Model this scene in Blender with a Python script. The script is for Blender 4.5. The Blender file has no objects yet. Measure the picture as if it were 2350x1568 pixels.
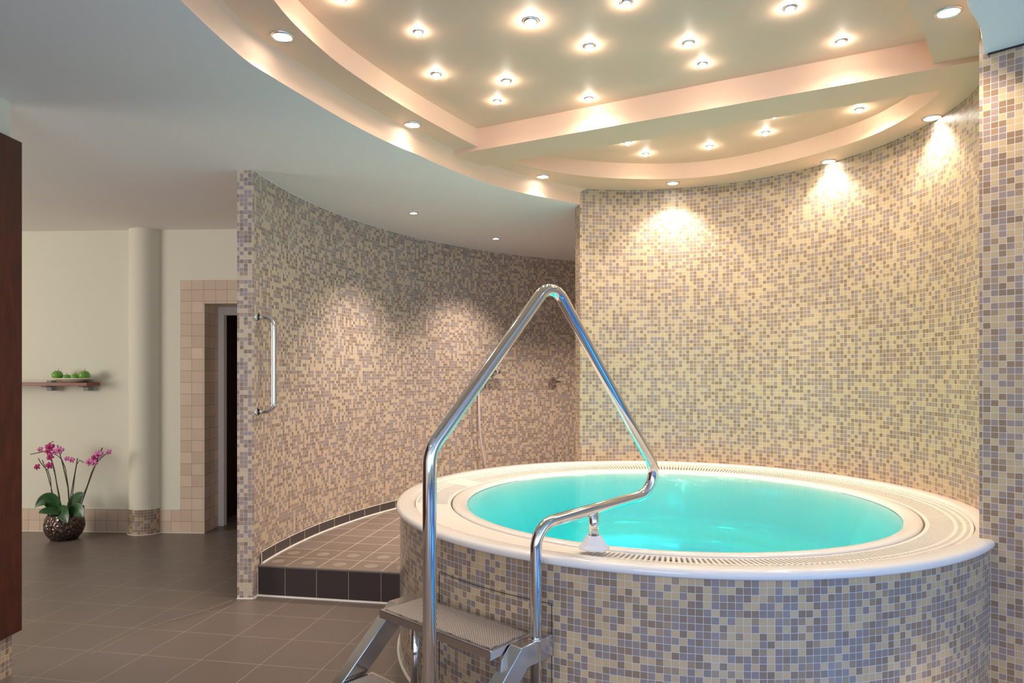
import bpy, bmesh, math, random
from mathutils import Vector, Matrix
random.seed(7)
S = bpy.context.scene
COL = S.collection

# ------------------------------------------------------------------ camera
F, HY, CX = 1584.0, 857.5, 1175.0          # focal length (px), horizon row, centre column of the 2350x1568 frame
EYE = 1.377
cam_d = bpy.data.cameras.new('camera')
cam = bpy.data.objects.new('camera', cam_d); COL.objects.link(cam)
cam.location = (0, 0, EYE); cam.rotation_euler = (math.radians(90), 0, 0)
cam_d.sensor_width = 36.0; cam_d.lens = F / 2350 * 36.0
cam_d.shift_y = (HY - 784.0) / 2350.0
cam_d.clip_start = 0.02
S.camera = cam

# ------------------------------------------------------------------ world, exposure
S.view_settings.view_transform = 'Standard'
S.view_settings.look = 'None'
S.view_settings.exposure = 0.75
S.view_settings.gamma = 1.0
S.view_settings.use_curve_mapping = False
w = bpy.data.worlds.new('world'); S.world = w; w.use_nodes = True
w.node_tree.nodes['Background'].inputs[0].default_value = (0.45, 0.62, 0.9, 1)
w.node_tree.nodes['Background'].inputs[1].default_value = 1.0

def area(name, loc, target, sx, sy, power, color):
    d = bpy.data.lights.new(name, 'AREA'); d.shape = 'RECTANGLE'; d.size = sx; d.size_y = sy
    d.energy = power; d.color = color
    o = bpy.data.objects.new(name, d); COL.objects.link(o); o.location = loc
    o.rotation_euler = (Vector(target) - Vector(loc)).to_track_quat('-Z', 'Y').to_euler()
    return o
# daylight entering through the window behind the camera, plus unseen fill lights added rear left and in the lounge
area('window_daylight', (2.3, -2.97, 1.4), (2.3, 0, 1.4), 4.0, 2.0, 19, (0.42, 0.64, 1.0))
area('side_window_daylight', (4.55, -1.55, 1.4), (0, -1.55, 1.4), 2.5, 2.0, 17, (0.15, 0.50, 1.0))
area('rear_left_fill', (-1.1, -2.97, 1.4), (-1.1, 0, 1.4), 2.0, 2.0, 32, (0.84, 0.86, 1.0))  # added fill that brightens the left part of the ceiling
area('lounge_fill', (-6.9, 2.6, 1.5), (-3.0, 4.2, 1.2), 2.2, 1.6, 62, (1.0, 0.93, 0.82))  # added area fill for the lounge, source out of view

WARM = (1.0, 0.74, 0.50)

# ------------------------------------------------------------------ helpers
def at(x, y, Z):
    return Vector(((x - CX) / F * Z, Z, EYE - (y - HY) / F * Z))
def on(x, y, h):                       # point of the horizontal plane at height h
    Z = (h - EYE) * F / (HY - y)
    return Vector(((x - CX) / F * Z, Z, h))

def link_mesh(name, bm, mats, parent=None, smooth=False):
    me = bpy.data.meshes.new(name); bm.to_mesh(me); bm.free()
    for m in (mats if isinstance(mats, (list, tuple)) else [mats]): me.materials.append(m)
    if smooth:
        for p in me.polygons: p.use_smooth = True
    o = bpy.data.objects.new(name, me); COL.objects.link(o)
    if parent is not None: o.parent = parent
    return o
def struct(o): o['kind'] = 'structure'; return o
def tag(o, label, cat, group=None):
    o['label'] = label; o['category'] = cat
    if group: o['group'] = group
    return o
def empty(name, loc, label, cat, group=None, rz=0.0):
    o = bpy.data.objects.new(name, None); COL.objects.link(o); o.location = loc; o.rotation_euler = (0, 0, rz)
    o.empty_display_size = 0.1
    return tag(o, label, cat, group)
def shade_auto(o, ang=35):
    me = o.data
    for p in me.polygons: p.use_smooth = True
    bm = bmesh.new(); bm.from_mesh(me)
    for e in bm.edges:
        if len(e.link_faces) == 2 and e.calc_face_angle(0) > math.radians(ang): e.smooth = False
    bm.to_mesh(me); bm.free()
    return o
def box(bm, lo, hi, M=None):
    vs = []
    for z in (lo[2], hi[2]):
        for x, y in ((lo[0], lo[1]), (hi[0], lo[1]), (hi[0], hi[1]), (lo[0], hi[1])):
            v = Vector((x, y, z)); vs.append(bm.verts.new(M @ v if M else v))
    for f in ((3,2,1,0),(4,5,6,7),(0,1,5,4),(1,2,6,5),(2,3,7,6),(3,0,4,7)):
        bm.faces.new([vs[i] for i in f])
    return vs
def bevel(o, w, seg=2):
    m = o.modifiers.new('bevel', 'BEVEL'); m.width = w; m.segments = seg; m.limit_method = 'ANGLE'
    return o
def lathe(bm, prof, seg=48, centre=(0,0,0), a0=0.0, a1=2*math.pi, close=True, flip=False):
    full = abs(a1 - a0 - 2*math.pi) < 1e-6
    n = seg if full else seg + 1
    rings = []
    for r, z in prof:
        if r < 1e-6:
            v = bm.verts.new((centre[0], centre[1], centre[2] + z)); rings.append([v]*n); continue
        rings.append([bm.verts.new((centre[0] + r*math.cos(a0 + (a1-a0)*i/seg), centre[1] + r*math.sin(a0 + (a1-a0)*i/seg), centre[2] + z)) for i in range(n)])
    for A, B in zip(rings, rings[1:]):
        for i in range(seg):
            j = (i+1) % n
            vs = []
            for v in (A[i], A[j], B[j], B[i]):
                if v not in vs: vs.append(v)
            if len(vs) >= 3:
                if flip: vs.reverse()
                try: bm.faces.new(vs)
                except ValueError: pass
def tube(bm, pts, r, seg=16, caps=True):
    pts = [Vector(p) for p in pts]; n = len(pts); rings = []
    rad = r if isinstance(r, (list, tuple)) else [r]*n
    up = None
    for i, p in enumerate(pts):
        t = (pts[min(i+1, n-1)] - pts[max(i-1, 0)]).normalized()
        if up is None:
            up = Vector((0,0,1)) if abs(t.z) < 0.9 else Vector((1,0,0))
            up = (up - t*up.dot(t)).normalized()
        else:
            up = (up - t*up.dot(t)).normalized()
        s = t.cross(up)
        rings.append([bm.verts.new(p + (up*math.cos(2*math.pi*k/seg) + s*math.sin(2*math.pi*k/seg))*rad[i]) for k in range(seg)])
    for A, B in zip(rings, rings[1:]):
        for k in range(seg):
            bm.faces.new((A[k], A[(k+1) % seg], B[(k+1) % seg], B[k]))
    if caps:
        bm.faces.new(rings[0][::-1]); bm.faces.new(rings[-1])
def fillet(pts, rads, seg=12):
    pts = [Vector(p) for p in pts]; out = [pts[0]]
    for i in range(1, len(pts)-1):
        P, A, B = pts[i], pts[i-1], pts[i+1]
        u = (A-P).normalized(); v = (B-P).normalized()
        ang = u.angle(v); r = rads[i-1]; d = r / math.tan(ang/2)
        s = P + u*d; c = P + (u+v).normalized() * (r / math.sin(ang/2))
        e = P + v*d
        a = s - c; b = e - c; th = a.angle(b)
        for k in range(seg+1):
            t = k/seg
            out.append(c + (a*math.sin((1-t)*th) + b*math.sin(t*th)) / math.sin(th))
    out.append(pts[-1])
    return out
def spline(P, n=8, closed=False):
    P = [Vector((p[0], p[1])) for p in P]; out = []; m = len(P)
    g = (lambda i: P[i % m]) if closed else (lambda i: P[max(0, min(m-1, i))])
    for i in range(m if closed else m-1):
        p0, p1, p2, p3 = g(i-1), g(i), g(i+1), g(i+2)
        for k in range(n):
            t = k/n
            out.append(0.5*((2*p1) + (p2-p0)*t + (2*p0-5*p1+4*p2-p3)*t*t + (3*p1-p0-3*p2+p3)*t**3))
    if not closed: out.append(P[-1])
    return out
def wall(name, line, z0, z1, mat, closed=False, u0=0.0, parent=None, smooth=False, cap=False, z1s=None):
    """vertical sheet along a line of (x, y), uv in metres; normals to the right of the walking direction"""
    bm = bmesh.new(); uv = bm.loops.layers.uv.new('uv')
    pts = [Vector((p[0], p[1])) for p in line]
    if closed: pts = pts + [pts[0]]
    us = [u0]
    for a, b in zip(pts, pts[1:]): us.append(us[-1] + (b-a).length)
    lo = [bm.verts.new((p.x, p.y, z0)) for p in pts]; hi = [bm.verts.new((p.x, p.y, z1)) for p in pts]
    for i in range(len(pts)-1):
        f = bm.faces.new((lo[i], lo[i+1], hi[i+1], hi[i]))
        for l, (u, v) in zip(f.loops, ((us[i], z0), (us[i+1], z0), (us[i+1], z1), (us[i], z1))): l[uv].uv = (u, v)
    if cap:
        k = len(pts) - 1
        for loop in (hi[:k],):
            f = bm.faces.new(loop)
            for l in f.loops: l[uv].uv = (l.vert.co.x, l.vert.co.y)
    return link_mesh(name, bm, mat, parent, smooth)

# ------------------------------------------------------------------ materials
def mat(name, color, rough=0.5, metal=0.0, spec=0.5, **kw):
    m = bpy.data.materials.new(name); m.use_nodes = True
    b = m.node_tree.nodes['Principled BSDF']
    b.inputs['Base Color'].default_value = (*color, 1); b.inputs['Roughness'].default_value = rough
    b.inputs['Metallic'].default_value = metal; b.inputs['Specular IOR Level'].default_value = spec
    for k, v in kw.items(): b.inputs[k].default_value = v
    return m
def srgb(r, g, b):
    f = lambda c: (c/255/12.92) if c/255 <= 0.04045 else ((c/255 + 0.055)/1.055)**2.4
    return (f(r), f(g), f(b))
def plaster(name, color, rough=0.75, scale=60, var=0.04, bump=0.05):
    m = mat(name, color, rough); nt = m.node_tree; N = nt.nodes; L = nt.links; b = N['Principled BSDF']
    tc = N.new('ShaderNodeTexCoord'); n1 = N.new('ShaderNodeTexNoise'); n1.inputs['Scale'].default_value = 1.3
    n1.inputs['Detail'].default_value = 3
    L.new(tc.outputs['Object'], n1.inputs['Vector'])
    mx = N.new('ShaderNodeMix'); mx.data_type = 'RGBA'; mx.blend_type = 'MULTIPLY'
    mx.inputs[6].default_value = (*color, 1); mx.inputs[7].default_value = (1-var*2, 1-var*2.2, 1-var*2.6, 1)
    L.new(n1.outputs['Fac'], mx.inputs[0]); L.new(mx.outputs[2], b.inputs['Base Color'])
    n2 = N.new('ShaderNodeTexNoise'); n2.inputs['Scale'].default_value = scale; L.new(tc.outputs['Object'], n2.inputs['Vector'])
    bp = N.new('ShaderNodeBump'); bp.inputs['Strength'].default_value = bump; bp.inputs['Distance'].default_value = 0.004
    L.new(n2.outputs['Fac'], bp.inputs['Height']); L.new(bp.outputs['Normal'], b.inputs['Normal'])
    return m
def tiles(name, su, sv, colors, grout, gw, rough=0.3, seed=0.0, off=(0, 0), var=0.10, speckle=0.0, bump=0.25, dots=None, grough=0.7):
    """colors: list of (weight, rgb).  uv in metres"""
    m = bpy.data.materials.new(name); m.use_nodes = True; nt = m.node_tree; N = nt.nodes; L = nt.links
    b = N['Principled BSDF']
    def math_(op, a, c=None, clamp=False):
        n = N.new('ShaderNodeMath'); n.operation = op; n.use_clamp = clamp
        for i, v in enumerate((a, c)):
            if v is None: continue
            if isinstance(v, (int, float)): n.inputs[i].default_value = v
            else: L.new(v, n.inputs[i])
        return n.outputs[0]
    uvn = N.new('ShaderNodeUVMap'); uvn.uv_map = 'uv'
    sp = N.new('ShaderNodeSeparateXYZ'); L.new(uvn.outputs[0], sp.inputs[0])
    u = math_('MULTIPLY', math_('ADD', sp.outputs[0], off[0]), 1/su)
    v = math_('MULTIPLY', math_('ADD', sp.outputs[1], off[1]), 1/sv)
    fu, fv = math_('FLOOR', u), math_('FLOOR', v)
    cb = N.new('ShaderNodeCombineXYZ'); L.new(fu, cb.inputs[0]); L.new(fv, cb.inputs[1]); cb.inputs[2].default_value = seed
    wn = N.new('ShaderNodeTexWhiteNoise'); wn.noise_dimensions = '3D'; L.new(cb.outputs[0], wn.inputs['Vector'])
    cr = N.new('ShaderNodeValToRGB'); cr.color_ramp.interpolation = 'CONSTANT'
    tot = sum(c[0] for c in colors); acc = 0; els = cr.color_ramp.elements
    for i, (wt, c) in enumerate(colors):
        if i == 0: els[0].position = 0; els[0].color = (*c, 1)
        elif i == 1: els[1].position = acc/tot; els[1].color = (*c, 1)
        else: e = els.new(acc/tot); e.color = (*c, 1)
        acc += wt
    if len(colors) == 1: els.remove(els[1])
    L.new(wn.outputs['Value'], cr.inputs[0])
    # small brightness change from tile to tile
    wn2 = N.new('ShaderNodeTexWhiteNoise'); wn2.noise_dimensions = '3D'
    cb2 = N.new('ShaderNodeCombineXYZ'); L.new(fu, cb2.inputs[0]); L.new(fv, cb2.inputs[1]); cb2.inputs[2].default_value = seed + 11.3
    L.new(cb2.outputs[0], wn2.inputs['Vector'])
    bri = math_('ADD', math_('MULTIPLY', wn2.outputs['Value'], var), 1 - var/2)
    if speckle:
        ns = N.new('ShaderNodeTexNoise'); ns.inputs['Scale'].default_value = 900; ns.inputs['Detail'].default_value = 1
        L.new(uvn.outputs[0], ns.inputs['Vector'])
        bri = math_('ADD', bri, math_('MULTIPLY', math_('SUBTRACT', ns.outputs['Fac'], 0.5), speckle))
    vm = N.new('ShaderNodeVectorMath'); vm.operation = 'SCALE'; L.new(cr.outputs[0], vm.inputs[0]); L.new(bri, vm.inputs['Scale'])
    col = vm.outputs[0]
    gu, gv = math_('FRACT', u), math_('FRACT', v)
    du = math_('ABSOLUTE', math_('SUBTRACT', gu, 0.5)); dv = math_('ABSOLUTE', math_('SUBTRACT', gv, 0.5))
    if dots:   # pale round non-slip discs in the middle of the tiles of the first rows
        dd = math_('SQRT', math_('ADD', math_('MULTIPLY', du, du), math_('MULTIPLY', dv, dv)))
        md = math_('MULTIPLY', math_('LESS_THAN', dd, dots[0]), math_('LESS_THAN', fv, dots[1]))
        mxd = N.new('ShaderNodeMix'); mxd.data_type = 'RGBA'; mxd.blend_type = 'MIX'
        L.new(math_('MULTIPLY', md, 0.55), mxd.inputs[0]); L.new(col, mxd.inputs[6]); mxd.inputs[7].default_value = (*dots[2], 1)
        col = mxd.outputs[2]
    mu = math_('GREATER_THAN', du, 0.5 - gw/su/2); mv = math_('GREATER_THAN', dv, 0.5 - gw/sv/2)
    g = math_('MAXIMUM', mu, mv)
    mx = N.new('ShaderNodeMix'); mx.data_type = 'RGBA'; L.new(g, mx.inputs[0]); L.new(col, mx.inputs[6]); mx.inputs[7].default_value = (*grout, 1)
    L.new(mx.outputs[2], b.inputs['Base Color'])
    rr = math_('ADD', math_('MULTIPLY', g, grough - rough), rough); L.new(rr, b.inputs['Roughness'])
    if bump:
        bp = N.new('ShaderNodeBump'); bp.invert = True; bp.inputs['Strength'].default_value = bump; bp.inputs['Distance'].default_value = 0.001
        L.new(g, bp.inputs['Height']); L.new(bp.outputs['Normal'], b.inputs['Normal'])
    return m
def emit(name, color, s):
    m = bpy.data.materials.new(name); m.use_nodes = True; nt = m.node_tree
    e = nt.nodes.new('ShaderNodeEmission'); e.inputs[0].default_value = (*color, 1); e.inputs[1].default_value = s
    nt.links.new(e.outputs[0], nt.nodes['Material Output'].inputs['Surface'])
    return m

BEIGE, MAUVE, BROWN, TAN = srgb(196,169,130), srgb(157,136,125), srgb(148,121,95), srgb(166,138,108)
MOS = [(36, BEIGE), (28, MAUVE), (17, BROWN), (19, TAN)]
B2, V2, N2, T2 = srgb(212,190,160), srgb(168,152,146), srgb(156,134,114), srgb(178,154,130)
M_mosaic = tiles('mosaic_tiles', 0.0255, 0.0250, MOS, srgb(212,202,188), 0.0025, rough=0.40, speckle=0.16, off=(50, 0.003), seed=1.0)
M_mosaic_grey = tiles('mosaic_tiles_shower', 0.0255, 0.0250, [(36, B2), (34, V2), (17, N2), (13, T2)], srgb(206,200,192), 0.0020, rough=0.3, off=(50, 0.001), seed=4.0)
M_mosaic_tub = tiles('mosaic_tiles_tub', 0.0257, 0.0250, [(36, srgb(200,172,132)), (32, srgb(150,133,125)), (20, srgb(146,123,102)), (12, srgb(164,139,112))], srgb(200,200,196), 0.0018, rough=0.16, speckle=0.2, off=(50, 0.0), seed=2.0)
M_mosaic_pier = tiles('mosaic_tiles_pier', 0.0255, 0.0250, [(36, BEIGE), (30, MAUVE), (24, BROWN), (10, TAN)], srgb(206,200,192), 0.0019, rough=0.25, speckle=0.2, off=(50, 0.0), seed=3.0)
M_cream = plaster('cream_paint', srgb(237,201,172), 0.6, var=0.02)
M_white_ceiling = plaster('white_ceiling_paint', srgb(243,238,234), 0.7, var=0.015)
M_wall = plaster('pale_yellow_paint', srgb(234,229,209), 0.7, var=0.02)
M_floor = tiles('brown_floor_tiles', 0.31, 0.31, [(1, srgb(120,107,100))], srgb(172,156,142), 0.0035, rough=0.38, off=(0.31*160+0.06, 0.31*160+0.0), bump=0.15, var=0.03, grough=0.5)
M_platform = tiles('platform_tiles', 0.207, 0.207, [(1, srgb(126,113,104)), (1, srgb(121,108,99))], srgb(205,190,174), 0.0045, var=0.03, rough=0.35, off=(0.022+207*0.207, 0), bump=0.2, dots=(0.2, 1.9, srgb(165,156,140)), grough=0.5)
M_riser = tiles('dark_riser_tiles', 0.207, 0.5, [(1, srgb(62,54,52))], srgb(150,134,122), 0.004, rough=0.35, off=(0.022+0.207*10, 0.2), bump=0.2)
M_base_dark = tiles('dark_skirting_tiles', 0.205, 0.5, [(1, srgb(84,76,74))], srgb(215,205,195), 0.004, rough=0.35, off=(0.0, 0.2), bump=0.2)
M_beige_tile = tiles('beige_wall_tiles', 0.1, 0.1, [(1, srgb(218,194,170)), (1, srgb(213,189,165)), (1, srgb(222,199,175))], srgb(150,132,112), 0.003, rough=0.3, off=(50, 0.0), bump=0.2)
M_caulk = mat('white_sealant', srgb(225,220,210), 0.5)
M_acrylic = mat('white_acrylic', srgb(244,238,232), 0.13, spec=0.5, **{'Coat Weight': 0.3, 'Coat Roughness': 0.05})
M_grille = mat('white_plastic_grille', srgb(240,234,226), 0.35)
M_gutter = mat('gutter_grey', srgb(205,196,186), 0.5)
M_chrome = mat('polished_steel', (0.80, 0.79, 0.77), 0.07, 1.0)
M_steel = mat('brushed_steel', (0.66, 0.66, 0.66), 0.19, 1.0)
M_trimring = mat('satin_nickel', (0.75, 0.73, 0.70), 0.3, 1.0)
M_white_plastic = mat('white_plastic', srgb(238,236,240), 0.3)
M_seam = mat('dark_seam', (0.03, 0.025, 0.02), 0.8)
M_lens = emit('lamp_lens', (1.0, 0.93, 0.83), 22)
M_bulb = emit('star_bulb', (1.0, 0.86, 0.70), 120)

def wood(name, c1, c2, rough=0.4, scale=(3, 3, 0.6)):
    m = mat(name, c1, rough); nt = m.node_tree; N = nt.nodes; L = nt.links; b = N['Principled BSDF']
    tc = N.new('ShaderNodeTexCoord'); mp = N.new('ShaderNodeMapping'); mp.inputs['Scale'].default_value = scale
    n = N.new('ShaderNodeTexNoise'); n.inputs['Scale'].default_value = 14; n.inputs['Detail'].default_value = 6
    cr = N.new('ShaderNodeValToRGB'); cr.color_ramp.elements[0].color = (*c1, 1); cr.color_ramp.elements[1].color = (*c2, 1)
    cr.color_ramp.elements[0].position = 0.35; cr.color_ramp.elements[1].position = 0.7
    L.new(tc.outputs['Object'], mp.inputs[0]); L.new(mp.outputs[0], n.inputs['Vector']); L.new(n.outputs['Fac'], cr.inputs[0]); L.new(cr.outputs[0], b.inputs['Base Color'])
    return m
M_mahog = wood('mahogany_veneer', srgb(66,28,18), srgb(88,40,26), 0.42)
M_shelf = wood('cherry_shelf', srgb(128,66,42), srgb(150,82,54), 0.4, (0.6, 3, 3))

# ------------------------------------------------------------------ geometry constants
TC = Vector((0.845, 3.685))            # centre of the tub
RIM = EYE - 0.643                      # height of the tub's rim
CEIL = EYE + 1.242                     # flat white ceiling
SOF = EYE + 1.357                      # soffit of the ring round the light dome
TOPZ = EYE + 1.465                     # ceiling of the light dome
RW = 1.422                             # radius of the curved wall behind the tub
def arc(c, r, a0, a1, n):
    return [(c[0] + r*math.cos(math.radians(a0 + (a1-a0)*i/n)), c[1] + r*math.sin(math.radians(a0 + (a1-a0)*i/n))) for i in range(n+1)]

# floor: one big sheet, uv in the direction of its joints
TH = math.radians(-10.2)
def quad_floor(name, pts, z, m, org=(0, 0), parent=None):
    bm = bmesh.new(); uv = bm.loops.layers.uv.new('uv')
    vs = [bm.verts.new((p[0], p[1], z)) for p in pts]; f = bm.faces.new(vs)
    if f.calc_area() and f.normal.z < 0: f.normal_flip()
    f.normal_update()
    if f.normal.z < 0: f.normal_flip()
    for l in f.loops:
        d = Vector((l.vert.co.x - org[0], l.vert.co.y - org[1]))
        l[uv].uv = (d.x*math.cos(TH) + d.y*math.sin(TH), -d.x*math.sin(TH) + d.y*math.cos(TH))
    return link_mesh(name, bm, m, parent)
PF = Vector((-1.578, 4.279))           # front left corner of the shower platform
pd = Vector((math.cos(TH), math.sin(TH)))
bm = bmesh.new(); uv = bm.loops.layers.uv.new('uv')
for pts in ([(-7,-3),(0.3,-3),(0.3,9),(-7,9)], [(0.3,-3),(4.6,-3),(4.6,-2.6),(0.3,-2.6)], [(3.9,-2.6),(4.6,-2.6),(4.6,2.1),(3.9,2.1)], [(0.3,2.1),(4.6,2.1),(4.6,9),(0.3,9)], [(2.3,2.1),(3.9,0.5),(3.9,2.1)]):
    f = bm.faces.new([bm.verts.new((x, y, 0)) for x, y in pts])
    for l in f.loops:
        d = Vector((l.vert.co.x - PF.x, l.vert.co.y - PF.y))
        l[uv].uv = (d.x*math.cos(TH) + d.y*math.sin(TH), -d.x*math.sin(TH) + d.y*math.cos(TH))
struct(link_mesh('floor', bm, M_floor))
# swimming pool sunk in the floor, below the lower edge of the frame
PP = [(0.3,-2.6),(3.9,-2.6),(3.9,0.5),(2.3,2.1),(0.3,2.1)]
M_pooltile = tiles('blue_pool_tiles', 0.0255, 0.025, [(3, srgb(70,150,215)), (2, srgb(95,175,230)), (2, srgb(50,125,195))], srgb(200,220,230), 0.002, rough=0.3, off=(50, 50))
struct(wall('floor_basin_side', PP, -1.3, 0.0, M_pooltile, closed=True))
struct(quad_floor('floor_basin', PP, -1.3, M_pooltile, PF))
bm = bmesh.new(); tube(bm, [(x, y, 0.004) for x, y in PP + PP[:1]], 0.012, 8); struct(link_mesh('trim_13', bm, M_acrylic))
for x, y, pw in ((0.9, -1.0, 3), (2.9, -1.6, 4), (2.6, 0.6, 6)):
    d = bpy.data.lights.new('pool_lamp', 'POINT'); d.energy = pw; d.color = (0.16, 0.56, 1.0); d.shadow_soft_size = 0.35
    o = bpy.data.objects.new('pool_lamp', d); COL.objects.link(o); o.location = (x, y, -0.75)

# ---- shower wall (curved mosaic wall, left of the tub)
SC, SR = (2.279, 4.073), 3.86
sw_in = arc(SC, SR, 177.95, 95, 60)
sw_out = arc(SC, SR + 0.1, 177.95, 95, 60)
sw = [(p[0], p[1]) for p in sw_out] + [(p[0], p[1]) for p in reversed(sw_in)]
struct(wall('wall_shower', sw, 0, CEIL, M_mosaic_grey, closed=True))
# white bead where it meets the ceiling / floor
def bead(name, line, z, r=0.006, m=None, parent=None):
    bm = bmesh.new(); tube(bm, [(p[0], p[1], z) for p in line], r, 6); return link_mesh(name, bm, m or M_caulk, parent)
# ---- curved wall behind the tub
_k = (1331 - CX)/F; _A = 1 + _k*_k; _B = -2*(_k*TC.x + TC.y); _C = TC.length_squared - RW*RW
_z = (-_B + math.sqrt(_B*_B - 4*_A*_C))/(2*_A); WE = Vector((_k*_z, _z))      # left end of the wall
A_L = math.degrees(math.atan2(WE.y-TC.y, WE.x-TC.x))
tb_in = arc(TC, RW, A_L, -36, 72)
tb_out = arc(TC, RW + 0.105, A_L, -36, 72)
# the ends: radial end face on the left
wb = [tuple(p) for p in tb_out] + [tuple(p) for p in reversed(tb_in)]
struct(wall('wall_back', wb, 0, SOF + 0.01, M_mosaic, closed=True))
# ---- pier on the right
pc = Vector((1.829, 2.702)); dr = Vector((math.cos(math.radians(45)), -math.sin(math.radians(45)))); dn = Vector((0.80, 0.60))
pe = pc + dr*3.9
struct(wall('wall_right', [(pc + dn*1.6), pc, pe, pe + Vector((0.5, 0.5)), pc + dn*1.6 + Vector((2, 0))], 0, SOF + 0.01, M_mosaic_pier, closed=False))
for q0, q1, za, zb_ in (((pe.x, pe.y), (4.58, -0.3), 0, CEIL), ((4.58, -0.3), (4.58, -2.8), 0, 0.4), ((4.58, -0.3), (4.58, -2.8), 2.4, CEIL), ((4.58, -2.8), (4.58, -3.0), 0, CEIL)):
    struct(wall('wall_side', [q0, q1], za, zb_, M_wall))
# ---- rear wall with a window opening behind the camera and one added for fill
bm = bmesh.new()
for lo, hi in (((-7, -3.1, 0), (-2.15, -3, CEIL)), ((-2.15, -3.1, 0), (-0.05, -3, 0.4)), ((-2.15, -3.1, 2.4), (-0.05, -3, CEIL)), ((-0.05, -3.1, 0), (0.3, -3, CEIL)), ((4.3, -3.1, 0), (4.6, -3, CEIL)), ((0.3, -3.1, 0), (4.3, -3, 0.4)), ((0.3, -3.1, 2.4), (4.3, -3, CEIL))):
    box(bm, lo, hi)
struct(link_mesh('wall_rear', bm, M_wall))
bm = bmesh.new()
for x in (0.3, 1.62, 2.96, 4.25): box(bm, (x, -3.08, 0.4), (x+0.05, -3.02, 2.4))
for z in (0.4, 2.35): box(bm, (0.3, -3.08, z), (4.3, -3.02, z+0.05))
struct(link_mesh('window_1', bm, M_white_plastic))
bm = bmesh.new()
for x in (-2.15, -1.12, -0.1): box(bm, (x, -3.08, 0.4), (x+0.05, -3.02, 2.4))
for z in (0.4, 2.35): box(bm, (-2.15, -3.08, z), (-0.05, -3.02, z+0.05))
struct(link_mesh('fill_window_rear', bm, M_white_plastic))  # frame of the opening added for the rear left fill
bm = bmesh.new()
for y in (-0.35, -1.6, -2.8): box(bm, (4.6, y, 0.4), (4.66, y+0.05, 2.4))
for z in (0.4, 2.35): box(bm, (4.6, -2.8, z), (4.66, -0.3, z+0.05))
struct(link_mesh('window_3', bm, M_white_plastic))
# ---- left: stub wall with mosaic foot, lounge wall with an added, unseen fill window, far wall
XL = -2.30; ZE = 3.165
struct(wall('wall_left', [(XL, -3), (XL, ZE), (XL-0.15, ZE), (XL-0.15, -3)], 0.19, CEIL, M_wall))
struct(wall('baseboard_left', [(XL+0.004, -3), (XL+0.004, ZE+0.004), (XL-0.154, ZE+0.004), (XL-0.154, -3)], 0, 0.19, M_mosaic_pier))
bm = bmesh.new()
box(bm, (XL-0.155, -3, 0.185), (XL+0.006, ZE+0.006, 0.193)); struct(link_mesh('trim_1', bm, M_caulk))
bm = bmesh.new()
for lo, hi in (((-7.1, -3, 0), (-7, 1.5, CEIL)), ((-7.1, 3.7, 0), (-7, 9, CEIL)), ((-7.1, 1.5, 0), (-7, 3.7, 0.7)), ((-7.1, 1.5, 2.3), (-7, 3.7, CEIL))): box(bm, lo, hi)
struct(link_mesh('wall_lounge', bm, M_wall))
bm = bmesh.new()
for lo, hi in (((-7.08, 1.5, 0.7), (-7.02, 1.55, 2.3)), ((-7.08, 3.65, 0.7), (-7.02, 3.7, 2.3)), ((-7.08, 1.55, 0.7), (-7.02, 3.65, 0.75)), ((-7.08, 1.55, 2.25), (-7.02, 3.65, 2.3)), ((-7.08, 2.58, 0.75), (-7.02, 2.62, 2.25))): box(bm, lo, hi)
struct(link_mesh('fill_window_lounge', bm, M_white_plastic))  # frame added round the unseen lounge fill light
# far wall: line through (-4.28, 6.03) and (-2.65, 5.95)
FD = Vector((1.63, -0.08)).normalized()
def fw(px):                        # point of the far wall seen in column px
    k = (px - CX)/F
    t = (k*6.03 + 4.28) / (FD.x - k*FD.y)
    return Vector((-4.28, 6.03)) + FD*t
fo = fw(470)
ftile = fw(415)
TL = fo.x + 0.9
lint = 1.98                        # height of the door opening
bm = bmesh.new(); uv = bm.loops.layers.uv.new('uv')
def vquad(a, b, z0, z1, u0=None):
    a = Vector(a); b = Vector(b)
    vs = [bm.verts.new((a.x, a.y, z0)), bm.verts.new((b.x, b.y, z0)), bm.verts.new((b.x, b.y, z1)), bm.verts.new((a.x, a.y, z1))]
    f = bm.faces.new(vs); L_ = (b-a).length; u0 = 0 if u0 is None else u0
    for l, q in zip(f.loops, ((u0, z0), (u0+L_, z0), (u0+L_, z1), (u0, z1))): l[uv].uv = q
W0 = Vector((-7, 6.03 + (-7+4.28)*FD.y/FD.x)); fo2 = fo + FD*0.95; W1 = fo + FD*1.3
vquad(W0, ftile, 0, CEIL+0.03); vquad(ftile, W1, lint+0.2, CEIL+0.03); vquad(fo2, W1, 0, lint+0.2)
struct(link_mesh('wall_far', bm, M_wall))
bm = bmesh.new(); uv = bm.loops.layers.uv.new('uv')
off = Vector((0.0, -0.008))
vquad(ftile+off, fo+off, 0, lint+0.2, 50*0.1); vquad(fo+off, fo2+off, lint, lint+0.2, 50*0.1+0.2)
vquad(ftile+Vector((0, 0.0)), ftile+off, 0, lint+0.2)
# reveal of the doorway
back = Vector((0.0, 0.30))
vquad(fo+off, fo+back, 0, lint); vquad(fo2+back, fo2+off, 0, lint)
struct(link_mesh('trim_2', bm, M_beige_tile))
bm = bmesh.new()
vs = [bm.verts.new((p.x, p.y, lint)) for p in (fo+off, fo2+off, fo2+back, fo+back)]; bm.faces.new(vs)
struct(link_mesh('trim_3', bm, M_wall))
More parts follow.
